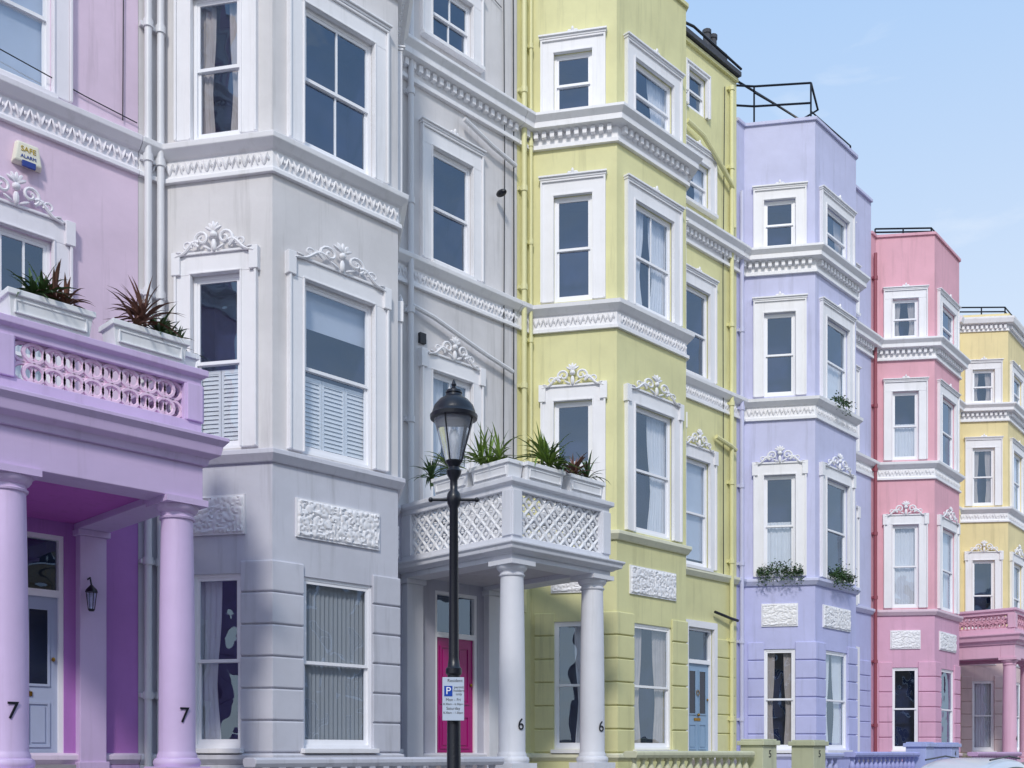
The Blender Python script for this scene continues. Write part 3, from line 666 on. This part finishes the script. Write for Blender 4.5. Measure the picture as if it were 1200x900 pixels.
E=empty('parking_sign',(LX-.075,LY-.075,EYE+.62),rad(-42)); m=M(); f=Fr((-.125,-.02),(.125,-.02)); box(m,f,0,.25,0,.006,-.25,.25); mkobj('plate',m,plain('sign_white',(190,202,220),.35,var=.04),E,False,.004)
m=M(); box(m,f,.02,.115,.0065,.009,.03,.15); mkobj('blue_panel',m,plain('sign_blue',(20,70,170),.3),E)
m=M(); tube(m,[(0,.03,-.15),(0,-.015,-.15)],.02,6); tube(m,[(0,.03,.15),(0,-.015,.15)],.02,6); mkobj('clamps',m,BLACK,E)
text('P',.12,(-.057,-.0305,.09),(rad(90),0,0),FRAME,E,'letter_p',.001)
INK=plain('sign_ink',(30,30,40),.5)
for s,x,z,sz in (('Resident',.02,.21,.05),('permit',.065,.135,.042),('holders',.065,.095,.042),('only',.065,.055,.042),('Mon - Fri',0,-.01,.046),('8.30am - 6.30pm',0,-.06,.034),('Saturday',0,-.11,.046),('8.30am - 1.30pm',0,-.16,.034)):
    text(s,sz,(x,-.0275,z),(rad(90),0,0),INK,E,'sign_text',.0008)

# ------------------------------------------------------------ car
E=empty('parked_car',(18.4,6.95,-.12),0); m=M()
st=[(-2.08,.5,.62,.62,.62),(-2.0,.78,.86,.90,.70),(-1.85,.84,.95,1.10,.68),(-1.55,.86,.98,1.45,.64),(-1.1,.87,.99,1.59,.64),(-.4,.87,.98,1.66,.63),(.15,.87,.97,1.61,.62),(.5,.87,.96,1.45,.62),(1.02,.87,.95,1.03,.66),(1.5,.85,.90,.95,.6),(1.9,.80,.78,.82,.55),(2.08,.6,.55,.58,.45)]
vs=[]
for x,hw,bz,rz,rw in st:
    sec=[(0,.22),(hw*.85,.22),(hw,.42),(hw*1.0,bz*.75),(hw*.96,bz),(rw,rz-.06 if rz-bz>.2 else rz-.01),(rw*.75,rz-.01),(0,rz)]
    vs+= [(x,-y,z) for y,z in sec]+[(x,y,z) for y,z in reversed(sec[1:-1])]
n=14; fs=[];mi=[]
for i in range(len(st)-1):
    for j in range(n):
        j2=(j+1)%n; fs.append((i*n+j,(i+1)*n+j,(i+1)*n+j2,i*n+j2))
        mi.append(1 if ((3<=i<=7 and j in (4,9)) or (i in (2,7) and j in (5,6,7,8))) else 0)
fs.append(tuple(range(n)));fs.append(tuple((len(st)-1)*n+j for j in reversed(range(n)))); mi+=[0,0]
m.add(vs,fs); o=mkobj('body',m,plain('car_paint',(215,220,230),.2,.2,var=.03),E,True)
o.data.materials.append(plain('car_glass',(18,22,30),.05)); 
for p_,k in zip(o.data.polygons,mi): p_.material_index=k
s=o.modifiers.new('s','SUBSURF'); s.levels=2; s.render_levels=2
t=M();r=M();d=M()
for x in (-1.3,1.3):
    for y in (-.80,.80):
        for mm,rr,w in ((t,.32,.11),(r,.2,.115),(d,.37,.085)):
            vs=[];ns=24
            for q in (-w,w):
                for k in range(ns): a=2*math.pi*k/ns; vs.append((x+rr*math.cos(a),y+q,.32+rr*math.sin(a)))
            mm.add(vs,[(k,(k+1)%ns,ns+(k+1)%ns,ns+k) for k in range(ns)]+[tuple(reversed(range(ns))),tuple(range(ns,2*ns))])
mkobj('tyres',t,plain('tyre',(22,22,22),.8),E); mkobj('wheel_rims',r,plain('alloy',(170,172,178),.3,.8),E); mkobj('wheel_arches',d,plain('arch_black',(15,15,15),.9),E)
m=M(); tube(m,[(-1.2,-.52,1.60),(-.4,-.52,1.66),(.1,-.52,1.62)],.015,6); tube(m,[(-1.2,.52,1.60),(-.4,.52,1.66),(.1,.52,1.62)],.015,6)
for s_ in (-1,1): ellip(m,(.75,s_*.98,1.0),Vector((.06,0,0)),Vector((0,.1,0)),Vector((0,0,.07)))
mkobj('roof_rails_and_mirrors',m,BLACK,E,True)
m=M()
for s_ in (-.6,.6): ellip(m,(1.97,s_,.66),Vector((.08,0,0)),Vector((0,.14,0)),Vector((0,0,.07)))
mkobj('headlamps',m,plain('lamp_clear',(220,225,235),.1),E,True)

# ------------------------------------------------------------ ground
def sheet(name,x0,x1,y0,y1,z,mat):
    m=M(); m.add([(x0,y0,z),(x1,y0,z),(x1,y1,z),(x0,y1,z)],[(0,1,2,3)]); return mkobj(name,m,mat)
ASPH=plain('asphalt',(.05,.05,.053),.85,srgb=False,bump=.6,bscale=120,var=.25)
def pavemat():
    m,nt,b=newmat('paving_slabs'); N=nt.nodes;L=nt.links; g=N.new('ShaderNodeNewGeometry'); br=N.new('ShaderNodeTexBrick')
    br.inputs['Color1'].default_value=(.36,.35,.33,1); br.inputs['Color2'].default_value=(.29,.28,.27,1); br.inputs['Mortar'].default_value=(.08,.08,.08,1); br.inputs['Scale'].default_value=1
    br.inputs['Brick Width'].default_value=.9; br.inputs['Row Height'].default_value=.6; br.inputs['Mortar Size'].default_value=.008
    L.new(g.outputs['Position'],br.inputs['Vector']); L.new(br.outputs[0],b.inputs['Base Color']); b.inputs['Roughness'].default_value=.85; return m
PAVE=pavemat()
sheet('ground',-400,400,-400,400,-.16,plain('earth',(.09,.085,.07),.95,srgb=False))
sheet('road',-120,160,1.2,8.2,-.12,ASPH)
for (nm,y0,y1) in (('pavement',8.2,16),('pavement',-9.0,1.2)):
    m=M(); f=Fr((-120,y1),(160,y1)); box(m,f,0,280,0.15 if y0<0 else 0,(y1-y0)-(.15 if y0>0 else 0),-.15,0); mkobj(nm,m,PAVE)
KST=plain('kerb_granite',(.3,.29,.29),.8,srgb=False,bump=.4)
for (y0,y1) in ((8.2,8.35),(1.05,1.2)):
    m=M(); f=Fr((-120,y1),(160,y1)); box(m,f,0,280,0,.15,-.15,.004); mkobj('kerb',m,KST,None,False,.01)
sheet('road_marking_line',-120,160,1.45,1.53,-.116,plain('yellow_line_paint',(.6,.42,.05),.7,srgb=False))

# ------------------------------------------------------------ opposite side of the street (brick terrace, bare tree)
def brickmat():
    m,nt,b=newmat('london_brick'); N=nt.nodes;L=nt.links; tc=N.new('ShaderNodeTexCoord'); mp=N.new('ShaderNodeMapping'); mp.inputs['Rotation'].default_value=(rad(90),0,0)
    L.new(tc.outputs['Object'],mp.inputs['Vector']); br=N.new('ShaderNodeTexBrick')
    br.inputs['Color1'].default_value=(.42,.30,.17,1); br.inputs['Color2'].default_value=(.33,.22,.13,1); br.inputs['Mortar'].default_value=(.3,.28,.25,1); br.inputs['Scale'].default_value=1
    br.inputs['Brick Width'].default_value=.225; br.inputs['Row Height'].default_value=.075; br.inputs['Mortar Size'].default_value=.006
    L.new(mp.outputs[0],br.inputs['Vector']); L.new(br.outputs[0],b.inputs['Base Color']); b.inputs['Roughness'].default_value=.9; return m
BR=brickmat()
for k in range(5):
    x=-14+k*9; H=HD(); E=empty('brick_house',(x,-10.5,0)); f=Fr((9,0),(0,0)); ops=[]
    for z in (1.2,4.6,7.9):
        for a in (1.6,4.5,7.4): ops.append((a-.55,a+.55,z,z+2.0)); window(H,f,a,1.1,z,z+2.0,2,1,'dark'); box(H['sills'],f,a-.65,a+.65,-.02,.1,z-.12,z)
    wall(H['walls'],f,0,11,ops); box(H['cornice'],f,0,8.99,0,.3,10.6,11.2)
    H['walls'].add([(0,0,11),(9,0,11),(9,-9,11),(0,-9,11)],[(0,3,2,1)]); H['walls'].add([(0,0,0),(0,-9,0),(0,-9,11),(0,0,11)],[(0,1,2,3)]); H['walls'].add([(9,0,0),(9,-9,0),(9,-9,11),(9,0,11)],[(3,2,1,0)])
    for kk,mm in H.items(): mkobj(kk,mm,{'walls':BR,'window_glass':plain('dark_window_pane',(40,48,66),.08),'window_frames':FRAME,'room_interiors':DARK}.get(kk,WHITE),E)
def tree(p,seed):
    rr=random.Random(seed); m=M()
    def br(q,d,l,r,dep):
        pts=[q];rs=[r];n=4
        for i in range(n):
            d=(d+Vector((rr.gauss(0,.10),rr.gauss(0,.10),rr.gauss(0,.06)+.05))).normalized(); q=q+d*l/n; pts.append(q); rs.append(r*(1-.4*(i+1)/n))
        tube(m,pts,rs,7 if dep>3 else 4)
        if dep==0: return
        for k in range(rr.choice([2,3,3]) if dep>1 else 4):
            a=rr.uniform(.25,.6); ax=d.cross(Vector((rr.uniform(-1,1),rr.uniform(-1,1),rr.uniform(-1,1)))).normalized()
            br(pts[-1] if k<2 else pts[rr.choice([2,3])],(Matrix.Rotation(a,3,ax)@d),l*rr.uniform(.62,.8),r*.58,dep-1)
    br(Vector((0,0,0)),Vector((0,0,1)),3.2,.2,5)
    mkobj('bare_tree',m,plain('bark',(.09,.075,.06),.95,srgb=False),None,True,0,p)
tree((4.0,-7.6,0),3); tree((15.0,-7.6,0),8)

# ------------------------------------------------------------ world & light
w=bpy.data.worlds.new('World'); sc.world=w; w.use_nodes=True; N=w.node_tree.nodes; L=w.node_tree.links; bg=N['Background']
sky=N.new('ShaderNodeTexSky'); sky.sky_type='NISHITA'; sky.sun_disc=False; 
sd=Vector((-.62,-.5,.66)).normalized(); el=math.asin(sd.z); az=math.atan2(sd.x,sd.y)
sky.sun_elevation=el; sky.sun_rotation=az; sky.air_density=1.0; sky.dust_density=1.0; sky.ozone_density=1.5
tc=N.new('ShaderNodeTexCoord')
sx=N.new('ShaderNodeSeparateXYZ'); L.new(tc.outputs['Generated'],sx.inputs[0])
hz=N.new('ShaderNodeMapRange'); hz.inputs[1].default_value=.16; hz.inputs[2].default_value=.64; L.new(sx.outputs['Z'],hz.inputs[0])
gr=N.new('ShaderNodeMix'); gr.data_type='RGBA'; gr.inputs[6].default_value=(6.3,6.7,7.1,1); gr.inputs[7].default_value=(2.9,4.6,7.2,1); L.new(hz.outputs[0],gr.inputs[0])
m0=N.new('ShaderNodeMix'); m0.data_type='RGBA'; m0.inputs[0].default_value=.85; L.new(sky.outputs[0],m0.inputs[6]); L.new(gr.outputs[2],m0.inputs[7])
mp=N.new('ShaderNodeMapping'); mp.inputs['Scale'].default_value=(2.2,2.2,7); mp.inputs['Rotation'].default_value=(.2,.3,.5)
L.new(tc.outputs['Generated'],mp.inputs['Vector']); n1=N.new('ShaderNodeTexNoise'); n1.inputs['Scale'].default_value=2.2; n1.inputs['Detail'].default_value=6; n1.inputs['Roughness'].default_value=.6; n1.inputs['Distortion'].default_value=.6
L.new(mp.outputs[0],n1.inputs['Vector']); mr=N.new('ShaderNodeMapRange'); mr.inputs[1].default_value=.56; mr.inputs[2].default_value=.9; mr.inputs[3].default_value=.0; mr.inputs[4].default_value=.6; L.new(n1.outputs['Fac'],mr.inputs[0])
mx=N.new('ShaderNodeMix'); mx.data_type='RGBA'; L.new(mr.outputs[0],mx.inputs[0]); L.new(m0.outputs[2],mx.inputs[6]); mx.inputs[7].default_value=(6.8,7.0,7.3,1)
L.new(mx.outputs[2],bg.inputs[0]); bg.inputs[1].default_value=.145
s=bpy.data.lights.new('sun','SUN'); s.energy=2.1; s.angle=rad(8); s.color=(1,.95,.88); so=bpy.data.objects.new('sun',s); sc.collection.objects.link(so)
so.rotation_euler=(-sd).to_track_quat('-Z','Y').to_euler()
sc.view_settings.view_transform='Standard'; sc.view_settings.look='None'; sc.view_settings.exposure=0

cam=bpy.data.cameras.new('camera'); co=bpy.data.objects.new('camera',cam); sc.collection.objects.link(co); sc.camera=co
cam.sensor_width=36; cam.lens=36*1229/1200; cam.shift_y=.36; cam.clip_end=2000; cam.clip_start=.05
co.location=(0,0,EYE); co.rotation_euler=(rad(90),0,rad(-45))
